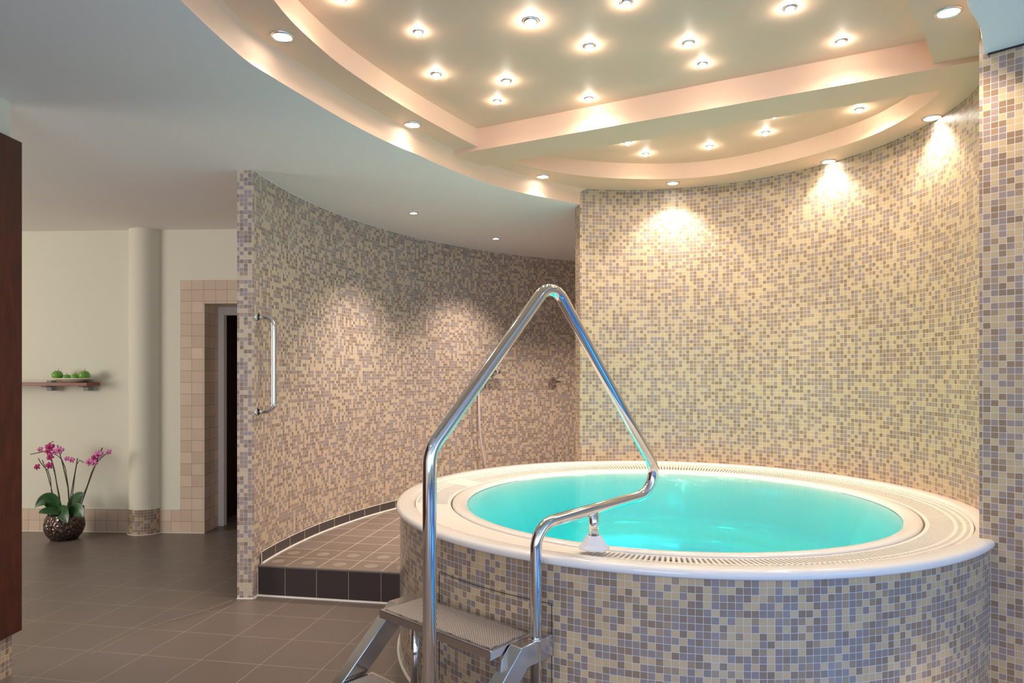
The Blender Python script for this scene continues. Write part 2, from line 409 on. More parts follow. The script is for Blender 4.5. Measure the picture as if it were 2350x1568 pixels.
# skirting of two rows of beige tiles
c0, c1 = fw(297), fw(368)
bm = bmesh.new(); uv = bm.loops.layers.uv.new('uv')
vquad(W0+off, c0+off, 0, 0.2, 50*0.1 - (c0-W0).length + 6); vquad(c1+off, ftile+off, 0, 0.2)
struct(link_mesh('baseboard_far', bm, M_beige_tile))
bm = bmesh.new()
tube(bm, [(*(W0+off), 0.202), (*(c0+off), 0.202)], 0.005, 6); tube(bm, [(*(c1+off), 0.202), (*(ftile+off), 0.202)], 0.005, 6)
tube(bm, [(*(W0+off), 0.0), (*(c0+off), 0.0)], 0.006, 6); tube(bm, [(*(c1+off), 0.0), (*(fo+off), 0.0)], 0.006, 6)
tube(bm, [(*(fo+off*1.5), 0.0), (*(fo+off*1.5), lint)], 0.004, 6)
struct(link_mesh('trim_4', bm, M_caulk))
# door of the niche
bm = bmesh.new(); yb = fo.y + 0.30
for lo, hi in (((fo.x-0.001, yb-0.03, 0), (fo.x+0.05, yb+0.04, lint)), ((fo2.x-0.05, yb-0.03, 0), (fo2.x+0.001, yb+0.04, lint)), ((fo.x+0.05, yb-0.03, lint-0.075), (fo2.x-0.05, yb+0.04, lint))): box(bm, lo, hi)
d1 = struct(link_mesh('door_1', bm, M_white_ceiling)); bevel(d1, 0.004)
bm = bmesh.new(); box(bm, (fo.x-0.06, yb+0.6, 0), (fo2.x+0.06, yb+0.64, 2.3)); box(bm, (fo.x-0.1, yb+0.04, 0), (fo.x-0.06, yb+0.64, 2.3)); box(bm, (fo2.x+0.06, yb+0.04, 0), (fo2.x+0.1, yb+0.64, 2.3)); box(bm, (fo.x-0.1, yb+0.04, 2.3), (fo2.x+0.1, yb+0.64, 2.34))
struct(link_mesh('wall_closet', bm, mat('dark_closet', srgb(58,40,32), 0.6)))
# round column half sunk into the far wall, with a mosaic foot
cc = (c0+c1)/2 + Vector((0.0, 0.03)); cr_ = (c1-c0).length/2*1.0
line = arc(cc, cr_, 190, 350, 32)
struct(wall('wall_column', line, 0.215, CEIL+0.03, M_wall, smooth=True))
struct(wall('baseboard_column', arc(cc, cr_+0.006, 185, 355, 32), 0, 0.215, M_mosaic_pier, smooth=True))
bm = bmesh.new(); tube(bm, [(*p, 0.217) for p in arc(cc, cr_+0.004, 185, 355, 32)], 0.004, 6); tube(bm, [(*p, 0.0) for p in arc(cc, cr_+0.008, 185, 355, 32)], 0.007, 6)
struct(link_mesh('trim_5', bm, M_caulk))
bm = bmesh.new(); tube(bm, [(p[0], p[1], 0.0) for p in (list(reversed(sw_in))[-1:] + [sw_out[0]])], 0.008, 6)
tube(bm, [(sw_in[0][0], sw_in[0][1], 0), (PF.x, PF.y, 0)], 0.012, 6); tube(bm, [(PF.x-0.002, PF.y, 0.0), (PF.x-0.002, PF.y, 0.19)], 0.007, 6)
tube(bm, [(p[0], p[1], CEIL) for p in sw_in], 0.004, 6)
struct(link_mesh('trim_6', bm, M_caulk))
# closing walls behind everything
bm = bmesh.new(); box(bm, (-7, 9, 0), (4.6, 9.1, CEIL)); box(bm, (4.62, 0.1, 0), (4.7, 9, CEIL)); struct(link_mesh('wall_end', bm, M_wall))

# ------------------------------------------------------------------ shower platform
plat = []
far = arc(SC, SR + 0.02, 176.6, 100, 30)
plat = [PF] + [Vector(p) for p in far] + [Vector((2.4, 6.5)), PF + pd*1.9]
struct(quad_floor('floor_platform', [(p.x, p.y) for p in plat], 0.19, M_platform, PF))
r1 = PF + pd*1.45
struct(wall('trim_7', [PF, r1], 0.0, 0.18, M_riser))
bm = bmesh.new(); tube(bm, [(PF.x, PF.y+0.004, 0.183), (r1.x, r1.y+0.004, 0.183)], 0.008, 8)
struct(link_mesh('trim_8', bm, mat('grey_edge_profile', srgb(110,102,94), 0.35)))
bm = bmesh.new(); tube(bm, [(PF.x, PF.y-0.002, 0.0), (r1.x, r1.y-0.002, 0.0)], 0.009, 8)
struct(link_mesh('trim_9', bm, M_caulk))
sk = arc(SC, SR - 0.012, 176.55, 100, 60)
struct(wall('baseboard_shower', list(sk), 0.19, 0.262, M_base_dark))
bm = bmesh.new(); tube(bm, [(*p, 0.192) for p in arc(SC, SR - 0.018, 176.55, 100, 60)], 0.009, 6); tube(bm, [(*p, 0.263) for p in arc(SC, SR - 0.010, 176.55, 100, 60)], 0.003, 6)
tube(bm, [(sk[0][0], sk[0][1], 0.19), (sk[0][0], sk[0][1], 0.264)], 0.003, 6)
struct(link_mesh('trim_10', bm, M_caulk))
# expansion joint curving over the floor, and the cut line that meets it
bm = bmesh.new()
for pl in ([(533,1378),(490,1394),(430,1413),(350,1437),(300,1456),(250,1482),(205,1505)], ):
    w_ = [on(x, y, 0.0) for x, y in pl]
    sp = spline([(p.x, p.y) for p in w_], 5)
    tube(bm, [(p.x, p.y, 0.0) for p in sp], 0.002, 6)
struct(link_mesh('trim_11', bm, mat('joint_filler', srgb(165,148,135), 0.5)))

# ------------------------------------------------------------------ ceiling with light dome
outL = [(-1.02,1.55),(-1.10,1.95),(-1.102,2.294),(-1.060,2.70),(-1.0026,2.895),(-0.903,3.168),(-0.800,3.430),(-0.672,3.695),(-0.520,3.945),(-0.440,4.095),(-0.212,4.44),(0.020,4.70),(0.26,4.89),(0.39,4.99),(WE.x-0.006,WE.y-0.004),(WE.x-0.001,WE.y),(WE.x,WE.y+0.002)]
back_arc = [(WE.x+0.003, WE.y+0.006), (WE.x+0.02, WE.y+0.03), (WE.x+0.07, WE.y+0.055)] + arc(TC, RW+0.06, A_L-8, -36, 20)[::3] + [(2.02, 2.77)]
outR = [(1.872,2.715),(1.666,2.461),(1.514,2.294),(1.20,1.80),(0.85,1.35),(0.35,1.05),(-0.25,1.0),(-0.75,1.2)]
outer_pts = spline(outL + back_arc + outR, 6, closed=True)
inn = [(-0.864,2.512),(-0.789,2.915),(-0.673,3.237),(-0.478,3.648),(-0.208,4.127),(0.001,4.415),(0.287,4.645),(0.62,4.775),(0.923,4.814),(1.22,4.79),(1.50,4.665),(1.814,4.348),(2.018,4.021),(2.089,3.740),(2.085,3.471),(2.036,3.27),(1.841,3.015),(1.631,2.741),(1.431,2.512),(1.10,1.98),(0.72,1.55),(0.25,1.32),(-0.25,1.32),(-0.62,1.55),(-0.83,2.0)]
inner_pts = spline(inn, 6, closed=True)
K = Vector((0.5, 3.1))
def ray_at(poly, ang):
    d = Vector((math.cos(ang), math.sin(ang))); best = None
    n = len(poly)
    for i in range(n):
        a = poly[i] - K; b = poly[(i+1) % n] - K; e = b - a
        den = d.x*e.y - d.y*e.x
        if abs(den) < 1e-12: continue
        t = (a.x*e.y - a.y*e.x)/den; s = (a.x*d.y - a.y*d.x)/den
        if t > 0 and -1e-9 <= s <= 1+1e-9 and (best is None or t > best): best = t
    return K + d*best
NA = 240
angs = [2*math.pi*i/NA for i in range(NA)]
rect = [Vector(p) for p in ((-7.1,-3.1),(4.7,-3.1),(4.7,9.1),(-7.1,9.1))]
Ro = [ray_at(outer_pts, a) for a in angs]; Ri = [ray_at(inner_pts, a) for a in angs]; Rr = [ray_at(rect, a) for a in angs]
def ring(bm, A, za, B, zb):
    va = [bm.verts.new((p.x, p.y, za)) for p in A]; vb = [bm.verts.new((p.x, p.y, zb)) for p in B]
    for i in range(len(A)):
        j = (i+1) % len(A); bm.faces.new((va[i], va[j], vb[j], vb[i]))
bm = bmesh.new(); ring(bm, Ro, CEIL, Rr, CEIL); ceiling = struct(link_mesh('ceiling', bm, M_white_ceiling))
def off_(A, d): return [p + (K - p).normalized()*d for p in A]
bm = bmesh.new()
prof = [(0.0, CEIL), (0.001, CEIL+0.004), (0.004, SOF-0.035), (0.010, SOF-0.018), (0.020, SOF-0.006), (0.034, SOF)]
for (d0, z0), (d1_, z1) in zip(prof, prof[1:]): ring(bm, off_(Ro, d0), z0, off_(Ro, d1_), z1)
bmesh.ops.remove_doubles(bm, verts=bm.verts, dist=1e-5)
fas = link_mesh('outer_fascia', bm, M_cream, ceiling, True); fas['label'] = 'cream curved outer band of the light dome'
bm = bmesh.new(); ring(bm, off_(Ro, 0.034), SOF, Ri, SOF)
sof = link_mesh('ring_soffit', bm, M_cream, ceiling); sof['label'] = 'cream flat ring that holds the downlights'
bm = bmesh.new(); ring(bm, Ri, SOF, Ri, TOPZ+0.002)
bmesh.ops.remove_doubles(bm, verts=bm.verts, dist=1e-5)
shade_auto(link_mesh('inner_fascia', bm, M_cream, ceiling))
bm = bmesh.new(); bm.faces.new([bm.verts.new((p.x, p.y, TOPZ)) for p in Ri])
dome = link_mesh('dome_panel', bm, M_cream, ceiling); dome['label'] = 'raised cream ceiling panel dotted with small spots'
# beam across the dome
b0 = Vector((-0.188, 4.118)); b1 = Vector((1.822, 3.037)); bd = (b1-b0).normalized(); bn = Vector((-bd.y, bd.x))
q = [b0 - bd*0.62 , b1 + bd*1.3, b1 + bd*1.3 + bn*0.285, b0 - bd*0.62 + bn*0.285]
bm = bmesh.new()
lo = [bm.verts.new((p.x, p.y, EYE+1.335)) for p in q]; hi = [bm.verts.new((p.x, p.y, TOPZ+0.02)) for p in q]
bm.faces.new(lo[::-1]); bm.faces.new(hi)
for i in range(4): bm.faces.new((lo[i], lo[(i+1) % 4], hi[(i+1) % 4], hi[i]))
bmo = link_mesh('beam', bm, M_cream, ceiling); bmo['label'] = 'cream beam crossing the light dome'
# dark joint along the top of the pier
ca = pc + dr*0.03 + Vector((-0.004, -0.004))
bm = bmesh.new(); tube(bm, [(ca.x, ca.y, CEIL-0.002), (pe.x, pe.y, CEIL-0.002)], 0.004, 6); struct(link_mesh('trim_12', bm, M_seam))

# ------------------------------------------------------------------ lamps
def lamp_light(kind, loc, power, parent, size=0.03, cone=120, blend=0.45, color=WARM):
    d = bpy.data.lights.new('lamp_glow', kind); d.energy = power; d.color = color; d.shadow_soft_size = size
    if kind == 'SPOT': d.spot_size = math.radians(cone); d.spot_blend = blend
    o = bpy.data.objects.new('lamp_glow', d); COL.objects.link(o); o.parent = parent; o.location = loc
    return o
def make_downlight(R=0.047):
    bm = bmesh.new(); lathe(bm, [(R, 0.001), (R, -0.004), (R*0.93, -0.007), (R*0.80, -0.007), (R*0.77, 0.0)], 40)
    a = bpy.data.meshes.new('trim_ring'); bm.to_mesh(a); bm.free(); a.materials.append(M_trimring)
    for p in a.polygons: p.use_smooth = True
    bm = bmesh.new(); lathe(bm, [(R*0.79, -0.003), (R*0.6, -0.005), (0, -0.006)], 32)
    b = bpy.data.meshes.new('lens'); bm.to_mesh(b); bm.free(); b.materials.append(M_lens)
    return a, b
DM = make_downlight()
def downlight(p, label, group, power, cone=112, blend=0.6, color=(1.0, 0.82, 0.64), tilt=None, scale=1.0):
    e = empty('recessed_downlight', p, label, 'ceiling light', group); e.scale = (scale,)*3
    for nm, me in zip(('trim_ring', 'lens'), DM):
        o = bpy.data.objects.new(nm, me); COL.objects.link(o); o.parent = e
    l = lamp_light('SPOT', (0, 0, -0.012), power, e, 0.028, cone, blend, color)
    return e
G1 = 'recessed downlights in the ring around the dome'
for (x, y, lab, pw) in (
    (648, 83, 'round recessed downlight on the left arm of the cream ring, nearest the lounge', 17),
    (947, 286, 'round recessed downlight left of where the beam meets the ring', 17),
    (1246, 405, 'round recessed downlight beside the upper end of the mosaic wall corner', 17),
    (1544, 420, 'round recessed downlight casting the first scallop on the curved mosaic wall behind the tub', 30),
    (1901, 370, 'round recessed downlight casting the middle scallop on the curved mosaic wall', 24),
    (2138, 270, 'round recessed downlight casting the rightmost scallop on the curved mosaic wall', 26),
    (2177, 27, 'large-looking round recessed downlight at top right near the white ceiling', 17)):
    downlight(on(x, y, SOF), lab, G1, pw)
G2 = 'downlights over the shower'
downlight(on(949, 489, CEIL), 'small recessed downlight in the white ceiling over the shower, left one', G2, 110, 100, 1.0, (1.0, 0.82, 0.70), scale=0.78)
downlight(on(1138, 547.5, CEIL), 'small recessed downlight in the white ceiling over the shower, right one', G2, 110, 100, 1.0, (1.0, 0.82, 0.70), scale=0.78)

downlight(Vector((1.0, 6.5, CEIL)), 'added fill downlight over the hidden end of the shower', G2, 150, 110, 1.0, (1.0, 0.82, 0.70), scale=0.78)  # unseen lamp added to lift the dim shower
G4 = 'downlights in the white ceiling near the camera'
downlight(Vector((1.75, 1.62, CEIL)), 'recessed downlight washing the right front of the tub', G4, 260, 44, 0.35, (1.0, 0.80, 0.58))
downlight(Vector((-1.35, 0.6, CEIL)), 'added fill downlight over the floor left of the camera', G4, 42, 120, 0.6, (1.0, 0.84, 0.70))  # unseen lamp added for warm light near the camera
downlight(Vector((0.6, -0.4, CEIL)), 'added fill downlight behind the camera', G4, 70, 120, 0.6, (1.0, 0.82, 0.66))  # unseen lamp added to warm the front of the tub
def star_meshes():
    bm = bmesh.new(); lathe(bm, [(0.024, 0.001), (0.024, -0.003), (0.019, -0.006), (0.014, -0.006), (0.013, 0.0)], 28)
    a = bpy.data.meshes.new('chrome_ring'); bm.to_mesh(a); bm.free(); a.materials.append(M_trimring)
    for p in a.polygons: p.use_smooth = True
    bm = bmesh.new(); lathe(bm, [(0.011, -0.002), (0.0125, -0.010), (0.010, -0.017), (0.005, -0.021), (0, -0.022)], 20)
    b = bpy.data.meshes.new('bulb'); bm.to_mesh(b); bm.free(); b.materials.append(M_bulb)
    return a, b
SM = star_meshes()
G3 = 'small star spots in the dome'
stars = [
 (782,-2,'small star spot at the very top left of the dome, cut by the frame',1),
 (960,75,'small star spot at the far left of the dome, alone in its corner',.8),
 (1218,50,'largest and brightest star spot in the dome, upper middle left',2.6),
 (1437,8,'small star spot at the top edge, right of the brightest one',1),
 (1352,107,'star spot just right and below the brightest one',1.5),
 (1580,100,'star spot in the middle of the dome, upper of a close pair',1.3),
 (1612,148,'star spot in the middle of the dome, lower of a close pair',1),
 (1813,20,'star spot in the upper right part of the dome',1.3),
 (1931,96,'star spot nearest the right end of the dome in front of the beam',1),
 (1001,172,'star spot on the left, above the two beside the left fascia',1.3),
 (1162,187,'star spot low in the dome, upper of a close pair left of centre',1.4),
 (1141,233,'star spot low in the dome, lower of a close pair left of centre',.8),
 (1351,227,'star spot nearest the beam, left of centre in front of it',1),
 (1972,252,'star spot beyond the beam, the rightmost there',1.2),
 (1757,305,'star spot beyond the beam, second from the right of the bright ones',1.2),
 (1628,337,'star spot beyond the beam, in the middle',1),
 (1776,266,'star spot beyond the beam, nearly hidden by its edge on the right',.8),
 (1440,328,'star spot beyond the beam, touching its edge on the left',.8),
 (1482,354,'star spot beyond the beam, lowest and leftmost clear one',.9)]
for x, y, lab, k in stars:
    e = empty('star_spot', on(x, y, TOPZ - 0.004), lab, 'ceiling light', G3)
    e.location.z = TOPZ
    for nm, me in zip(('chrome_ring', 'bulb'), SM):
        o = bpy.data.objects.new(nm, me); COL.objects.link(o); o.parent = e
    lamp_light('SPOT', (0, 0, -0.024), 3.0*k, e, 0.012, 160, 0.5, color=(1.0, 0.82, 0.66))
    e.scale = (k**0.33,)*3

# ------------------------------------------------------------------ whirlpool tub
tub = empty('whirlpool_tub', (TC.x, TC.y, 0), 'round white whirlpool tub in a mosaic surround beside the curved wall', 'whirlpool tub')
surr = wall('mosaic_surround', arc((0, 0), 1.425, -250, 40, 160), 0, RIM - 0.018, M_mosaic_tub, parent=tub, smooth=True)
surr['label'] = 'beige and grey mosaic cladding of the tub'
bm = bmesh.new()
lathe(bm, [(1.418, RIM-0.033), (1.434, RIM-0.033), (1.441, RIM-0.027), (1.443, RIM-0.018), (1.441, RIM-0.010), (1.435, RIM-0.003), (1.424, RIM), (1.37, RIM-0.001), (1.358, RIM-0.004), (1.353, RIM-0.012), (1.352, RIM-0.05)], 220)
rim = link_mesh('rim', bm, M_acrylic, tub, True)
# gutter under the grille
bm = bmesh.new(); lathe(bm, [(1.356, RIM-0.03), (1.355, RIM-0.075), (1.16, RIM-0.085), (1.16, RIM-0.04)], 160)
link_mesh('overflow_gutter', bm, M_gutter, tub, True)
# grille ring: radial slots in three rows
def gz(r): return RIM - 0.016 - (1.347 - r)/(1.347 - 1.168)*0.016
bm = bmesh.new()
NS = 400
radii = [1.347, 1.337, 1.322, 1.308, 1.290, 1.276, 1.184, 1.168]
slot_rows = {1, 3, 5}
cells = []
for i in range(NS):
    a = 2*math.pi*i/NS
    cells += [a, a + 2*math.pi/NS*0.52]
grid = [[bm.verts.new((r*math.cos(a), r*math.sin(a), gz(r))) for r in radii] for a in cells]
for i in range(len(cells)):
    j = (i+1) % len(cells)
    deg = math.degrees(cells[i]) % 360
    solid = 186 < deg < 243 or 150 < deg < 158
    for k in range(len(radii)-1):
        if i % 2 == 1 and k in slot_rows and not solid: continue
        if deg // 1 in (159, 186, 243, 331): 
            pass
        bm.faces.new((grid[i][k], grid[j][k], grid[j][k+1], grid[i][k+1]))
bmesh.ops.recalc_face_normals(bm, faces=bm.faces)
g = link_mesh('overflow_grille', bm, M_grille, tub)
sm = g.modifiers.new('solid', 'SOLIDIFY'); sm.thickness = 0.010; sm.offset = -1
g['label'] = 'white ring grille with radial overflow slots'
for deg in (159, 186, 243, 331):
    bm = bmesh.new()
    a = math.radians(deg); t = Vector((-math.sin(a), math.cos(a)))*0.0012
    p0 = Vector((math.cos(a), math.sin(a)))*1.346; p1 = Vector((math.cos(a), math.sin(a)))*1.169
    vs = [bm.verts.new((p.x, p.y, z)) for p, z in ((p0-t, gz(1.346)+.0011), (p0+t, gz(1.346)+.0011), (p1+t, gz(1.169)+.0011), (p1-t, gz(1.169)+.0011))]
    bm.faces.new(vs); link_mesh('grille_joint', bm, M_gutter, tub)
# shell: raised inner lip, seat bench, foot well
WL = RIM - 0.040
bm = bmesh.new()
prof = [(1.160, RIM-0.08), (1.160, RIM-0.036), (1.156, RIM-0.029), (1.145, RIM-0.024), (1.125, RIM-0.0225), (1.105, RIM-0.026), (1.090, RIM-0.034), (1.078, RIM-0.048), (1.066, RIM-0.075),
        (1.045, RIM-0.14), (1.02, RIM-0.30), (1.0, RIM-0.345), (0.96, RIM-0.37), (0.90, RIM-0.385), (0.80, RIM-0.390), (0.755, RIM-0.395), (0.735, RIM-0.41), (0.72, RIM-0.45), (0.69, RIM-0.62), (0.66, RIM-0.675), (0.60, RIM-0.70), (0, RIM-0.705)]
seg = 160; rings = []
for r, z in prof:
    if r == 0: rings.append([bm.verts.new((0, 0, z))]*seg); continue
    row = []
    for i in range(seg):
        a = 2*math.pi*i/seg
        # seat lobes: the submerged wall is scalloped into five broad seats
        d = RIM - z
        amp = 0.055*min(1, max(0, (d-0.07)/0.2)) if d < 0.64 else 0.03
        k = abs(math.cos(2.5*(a - 0.62)))**0.55
        rr = r - amp*(1-k)*1.6
        row.append(bm.verts.new((rr*math.cos(a), rr*math.sin(a), z)))
    rings.append(row)
for A, B in zip(rings, rings[1:]):
    for i in range(seg):
        j = (i+1) % seg; vs = []
        for v in (A[i], A[j], B[j], B[i]):
            if v not in vs: vs.append(v)
        bm.faces.new(vs)
shell = link_mesh('tub_shell', bm, M_acrylic, tub, True)
# access hatch in the mosaic: thin dark seam
bm = bmesh.new()
def cyl(px, h, r=1.4262):             # point of the surround seen in column px
    k = (px - CX)/F
    A_ = 1 + k*k; B_ = -2*(k*TC.x + TC.y); C_ = TC.length_squared - r*r
    Z = (-B_ - math.sqrt(B_*B_ - 4*A_*C_))/(2*A_)
    return Vector((k*Z - TC.x, Z - TC.y, h))
def hgt(px, y):
    p = cyl(px, 0); return EYE - (y - HY)/F*(p.y + TC.y)
hz = hgt(1008, 1312); hz2 = hgt(1266, 1386)
top = [cyl(1008 + (1266-1008)*i/20, hz + (hz2-hz)*i/20) for i in range(21)]
tube(bm, [cyl(1008, 0.12)] + top + [cyl(1266, 0.12)], 0.0014, 5)
h_ = link_mesh('access_hatch_seam', bm, M_seam, tub); h_['label'] = 'thin dark outline of the access hatch'
bm = bmesh.new(); tube(bm, [(p[0], p[1], 0.0) for p in arc((0, 0), 1.43, -200, 20, 90)], 0.010, 6)
link_mesh('base_sealant', bm, M_caulk, tub)
bm = bmesh.new(); sa = pc - Vector((0.0, 0.0)); 
ang = math.atan2(2.52-TC.y, 1.84-TC.x)
# underwater lamp in the near left wall of the shell
ul = Vector((-0.80, -0.52)).normalized()
bm = bmesh.new(); lathe(bm, [(0.05, 0), (0.05, 0.008), (0.036, 0.012), (0, 0.013)], 24)
lamp = link_mesh('underwater_lamp', bm, emit('underwater_lens', (0.75, 1.0, 0.95), 10), tub, True)
lamp.location = (ul.x*0.985, ul.y*0.985, RIM-0.20); lamp.rotation_euler = Vector((-ul.x, -ul.y, 0)).to_track_quat('Z', 'Y').to_euler()
for px_, py_, pw in ((-0.55, -0.35, 1.9), (0.1, -0.45, 3.0), (-0.1, 0.5, 1.6)):
    lamp_light('POINT', (px_, py_, RIM-0.30), pw, tub, 0.08, color=(0.22, 0.9, 1.0))

# water: thin body with a clear reflecting surface and a blue-green tint that deepens with depth
Mw = bpy.data.materials.new('pool_water'); Mw.use_nodes = True; nt = Mw.node_tree; N = nt.nodes; L = nt.links
for n in list(N):
    if n.type != 'OUTPUT_MATERIAL': N.remove(n)
out = [n for n in N if n.type == 'OUTPUT_MATERIAL'][0]
tr = N.new('ShaderNodeBsdfTransparent'); tr.inputs[0].default_value = (0.93, 1.0, 0.99, 1)
gl = N.new('ShaderNodeBsdfGlossy'); gl.inputs['Roughness'].default_value = 0.16
fr = N.new('ShaderNodeFresnel'); fr.inputs['IOR'].default_value = 1.33
tcn = N.new('ShaderNodeTexCoord'); no = N.new('ShaderNodeTexNoise'); no.inputs['Scale'].default_value = 5; no.inputs['Detail'].default_value = 2
bp = N.new('ShaderNodeBump'); bp.inputs['Strength'].default_value = 0.10; bp.inputs['Distance'].default_value = 0.01
L.new(tcn.outputs['Object'], no.inputs['Vector']); L.new(no.outputs['Fac'], bp.inputs['Height']); L.new(bp.outputs[0], gl.inputs['Normal'])
ms = N.new('ShaderNodeMixShader'); L.new(fr.outputs[0], ms.inputs[0]); L.new(tr.outputs[0], ms.inputs[1]); L.new(gl.outputs[0], ms.inputs[2])
L.new(ms.outputs[0], out.inputs['Surface'])
va = N.new('ShaderNodeVolumeAbsorption'); va.inputs['Color'].default_value = (0.0, 0.93, 0.955, 1); va.inputs['Density'].default_value = 3.1
L.new(va.outputs[0], out.inputs['Volume'])
bm = bmesh.new(); lathe(bm, [(0, WL-RIM), (1.082, WL-RIM), (1.065, -0.09), (1.04, -0.30), (1.03, -0.71), (0, -0.712)], 120, flip=True)
wat = link_mesh('pool_water', bm, Mw); wat.location = (TC.x, TC.y, RIM); wat['kind'] = 'stuff'
tag(wat, 'turquoise water filling the round whirlpool tub', 'water')

Ms = Mw.copy(); Ms.name = 'swimming_pool_water'
for n in list(Ms.node_tree.nodes):
    if n.type == 'VOLUME_ABSORPTION': Ms.node_tree.nodes.remove(n)
    elif n.type == 'BSDF_TRANSPARENT': n.inputs[0].default_value = (0.55, 0.88, 1.0, 1)
bm = bmesh.new(); bm.faces.new([bm.verts.new((x, y, -0.08)) for x, y in PP])
sw_ = link_mesh('pool_water', bm, Ms); sw_['kind'] = 'stuff'; tag(sw_, 'blue water of the swimming pool in the floor below the tub', 'water')
# ------------------------------------------------------------------ steps with handrail
O = Vector((-0.07, 2.275)); av = Vector((0.74, -0.672)); nv = Vector((-0.672, -0.74))
def SP(a, n, h): p = O + av*a + nv*n; return Vector((p.x, p.y, h))
st = empty('entry_steps', (O.x, O.y, 0), 'stainless steel entry steps with tall bent handrail, standing before the tub', 'steps')
inv = Matrix.Translation((-O.x, -O.y, 0))
MS = Matrix(((av.x, nv.x, 0, 0), (av.y, nv.y, 0, 0), (0, 0, 1, 0), (0, 0, 0, 1)))   # local (a, n, h) to parent space
# textured tread insert
M_tread = bpy.data.materials.new('non_slip_steel'); M_tread.use_nodes = True; nt = M_tread.node_tree; N = nt.nodes; L = nt.links
b = N['Principled BSDF']; b.inputs['Roughness'].default_value = 0.38
tc = N.new('ShaderNodeTexCoord'); mp = N.new('ShaderNodeMapping'); mp.inputs['Scale'].default_value = (160, 160, 160)
vo = N.new('ShaderNodeTexVoronoi'); vo.inputs['Randomness'].default_value = 0.0; vo.inputs['Scale'].default_value = 1.0
L.new(tc.outputs['Object'], mp.inputs[0]); L.new(mp.outputs[0], vo.inputs['Vector'])
vo.voronoi_dimensions = '2D'
lt = N.new('ShaderNodeMath'); lt.operation = 'LESS_THAN'; lt.inputs[1].default_value = 0.31; L.new(vo.outputs['Distance'], lt.inputs[0])
mx = N.new('ShaderNodeMix'); mx.data_type = 'RGBA'; mx.inputs[6].default_value = (*srgb(120,108,100), 1); mx.inputs[7].default_value = (*srgb(245,240,232), 1)
L.new(lt.outputs[0], mx.inputs[0]); L.new(mx.outputs[2], b.inputs['Base Color'])
bp = N.new('ShaderNodeBump'); bp.inputs['Strength'].default_value = 0.4; bp.inputs['Distance'].default_value = 0.001; L.new(lt.outputs[0], bp.inputs['Height']); L.new(bp.outputs[0], b.inputs['Normal'])
b.inputs['Metallic'].default_value = 0.35
def tread(n0, n1, h):
    bm = bmesh.new(); box(bm, (-0.603, n0, h-0.032), (0.0, n1, h), MS)
    t = link_mesh('tread', bm, M_steel, st); bevel(t, 0.003)
    bm = bmesh.new(); box(bm, (-0.585, n0+0.017, h-0.001), (-0.018, n1-0.017, h+0.0022), MS)
    i = link_mesh('non_slip_insert', bm, M_tread, t); i['label'] = 'dotted non-slip steel insert of the tread'
tread(-0.215, 0.0, 0.46); tread(0.03, 0.25, 0.23)
def stringer(a0, a1, n_back):
    bm = bmesh.new()
    s = 0.90; th = 0.075
    nk = -0.09
    n_end = nk + 0.46/s
    drop = 0.085
    prof = [(n_back, 0.46), (nk, 0.46), (n_end, 0.0), (n_end-drop/s, 0.0), (nk-0.035, 0.46-th), (n_back, 0.46-th)]
    A = [bm.verts.new(MS @ Vector((a0, n, h))) for n, h in prof]; B = [bm.verts.new(MS @ Vector((a1, n, h))) for n, h in prof]
    bm.faces.new(A); bm.faces.new(B[::-1])
    for i in range(len(prof)):
        j = (i+1) % len(prof); bm.faces.new((A[i], B[i], B[j], A[j]))
    bmesh.ops.recalc_face_normals(bm, faces=bm.faces)
    bevel(link_mesh('stringer', bm, M_steel, st), 0.003)
stringer(0.004, 0.058, -0.255); stringer(-0.66, -0.606, -0.235)
def loc(p): return Vector((p[0]-O.x, p[1]-O.y, p[2]))
bm = bmesh.new(); p = loc(SP(-0.625, -0.20, 0)); tube(bm, [(p.x, p.y, 0), (p.x, p.y, 0.388)], 0.020, 20); link_mesh('leg', bm, M_chrome, st, True)
# the rail: control points in space, rounded
LP = Vector((-0.235, 1.97)); FP = Vector((0.60, 2.77)); RP = Vector((0.083, 2.385))
def on_line(px, A, B):
    k = (px - CX)/F; d = B - A; t = (k*A.y - A.x)/(d.x - k*d.y); return A + d*t
def rp(px, py, A, B):
    q_ = on_line(px, A, B); return Vector((q_.x, q_.y, EYE - (py-HY)/F*q_.y))
pA = Vector((LP.x, LP.y, 0.0)); pB = rp(985, 1035, LP, FP); pC = rp(1266, 641, LP, FP); pD = rp(1529, 1122, LP, FP)
Q = Vector((pD.x, pD.y)); pE = Vector((RP.x, RP.y, EYE - (1206-HY)/F*RP.y)); pF = Vector((RP.x, RP.y, 0.0))
pB = Vector((LP.x, LP.y, pB.z))
path = fillet([loc(p) for p in (pA, pB, pC, pD, pE, pF)], [0.10, 0.075, 0.085, 0.085], 16)
bm = bmesh.new(); tube(bm, path, 0.0202, 28)
rail = link_mesh('handrail', bm, M_chrome, st, True); rail['label'] = 'polished tubular handrail bent into a peak'
d_ = (pE - pD); k_ = None
best = min((abs(((pD + d_*t/200).x/(pD + d_*t/200).y)*F + CX - 1363), t) for t in range(201))[1]
sp_ = pD + d_*(best/200)
bm = bmesh.new(); sl = loc(sp_); tube(bm, [(sl.x, sl.y, RIM+0.04), (sl.x, sl.y, sl.z)], 0.0185, 24); sup = link_mesh('support_post', bm, M_chrome, st, True)
bm = bmesh.new(); lathe(bm, [(0.057, -0.001), (0.057, 0.003), (0.050, 0.007), (0.042, 0.022), (0.036, 0.033), (0.030, 0.038), (0.027, 0.046), (0.020, 0.047)], 36, (sl.x, sl.y, RIM-0.001))
fl = link_mesh('flange', bm, M_white_plastic, sup, True); fl['label'] = 'white plastic flange of the support post'
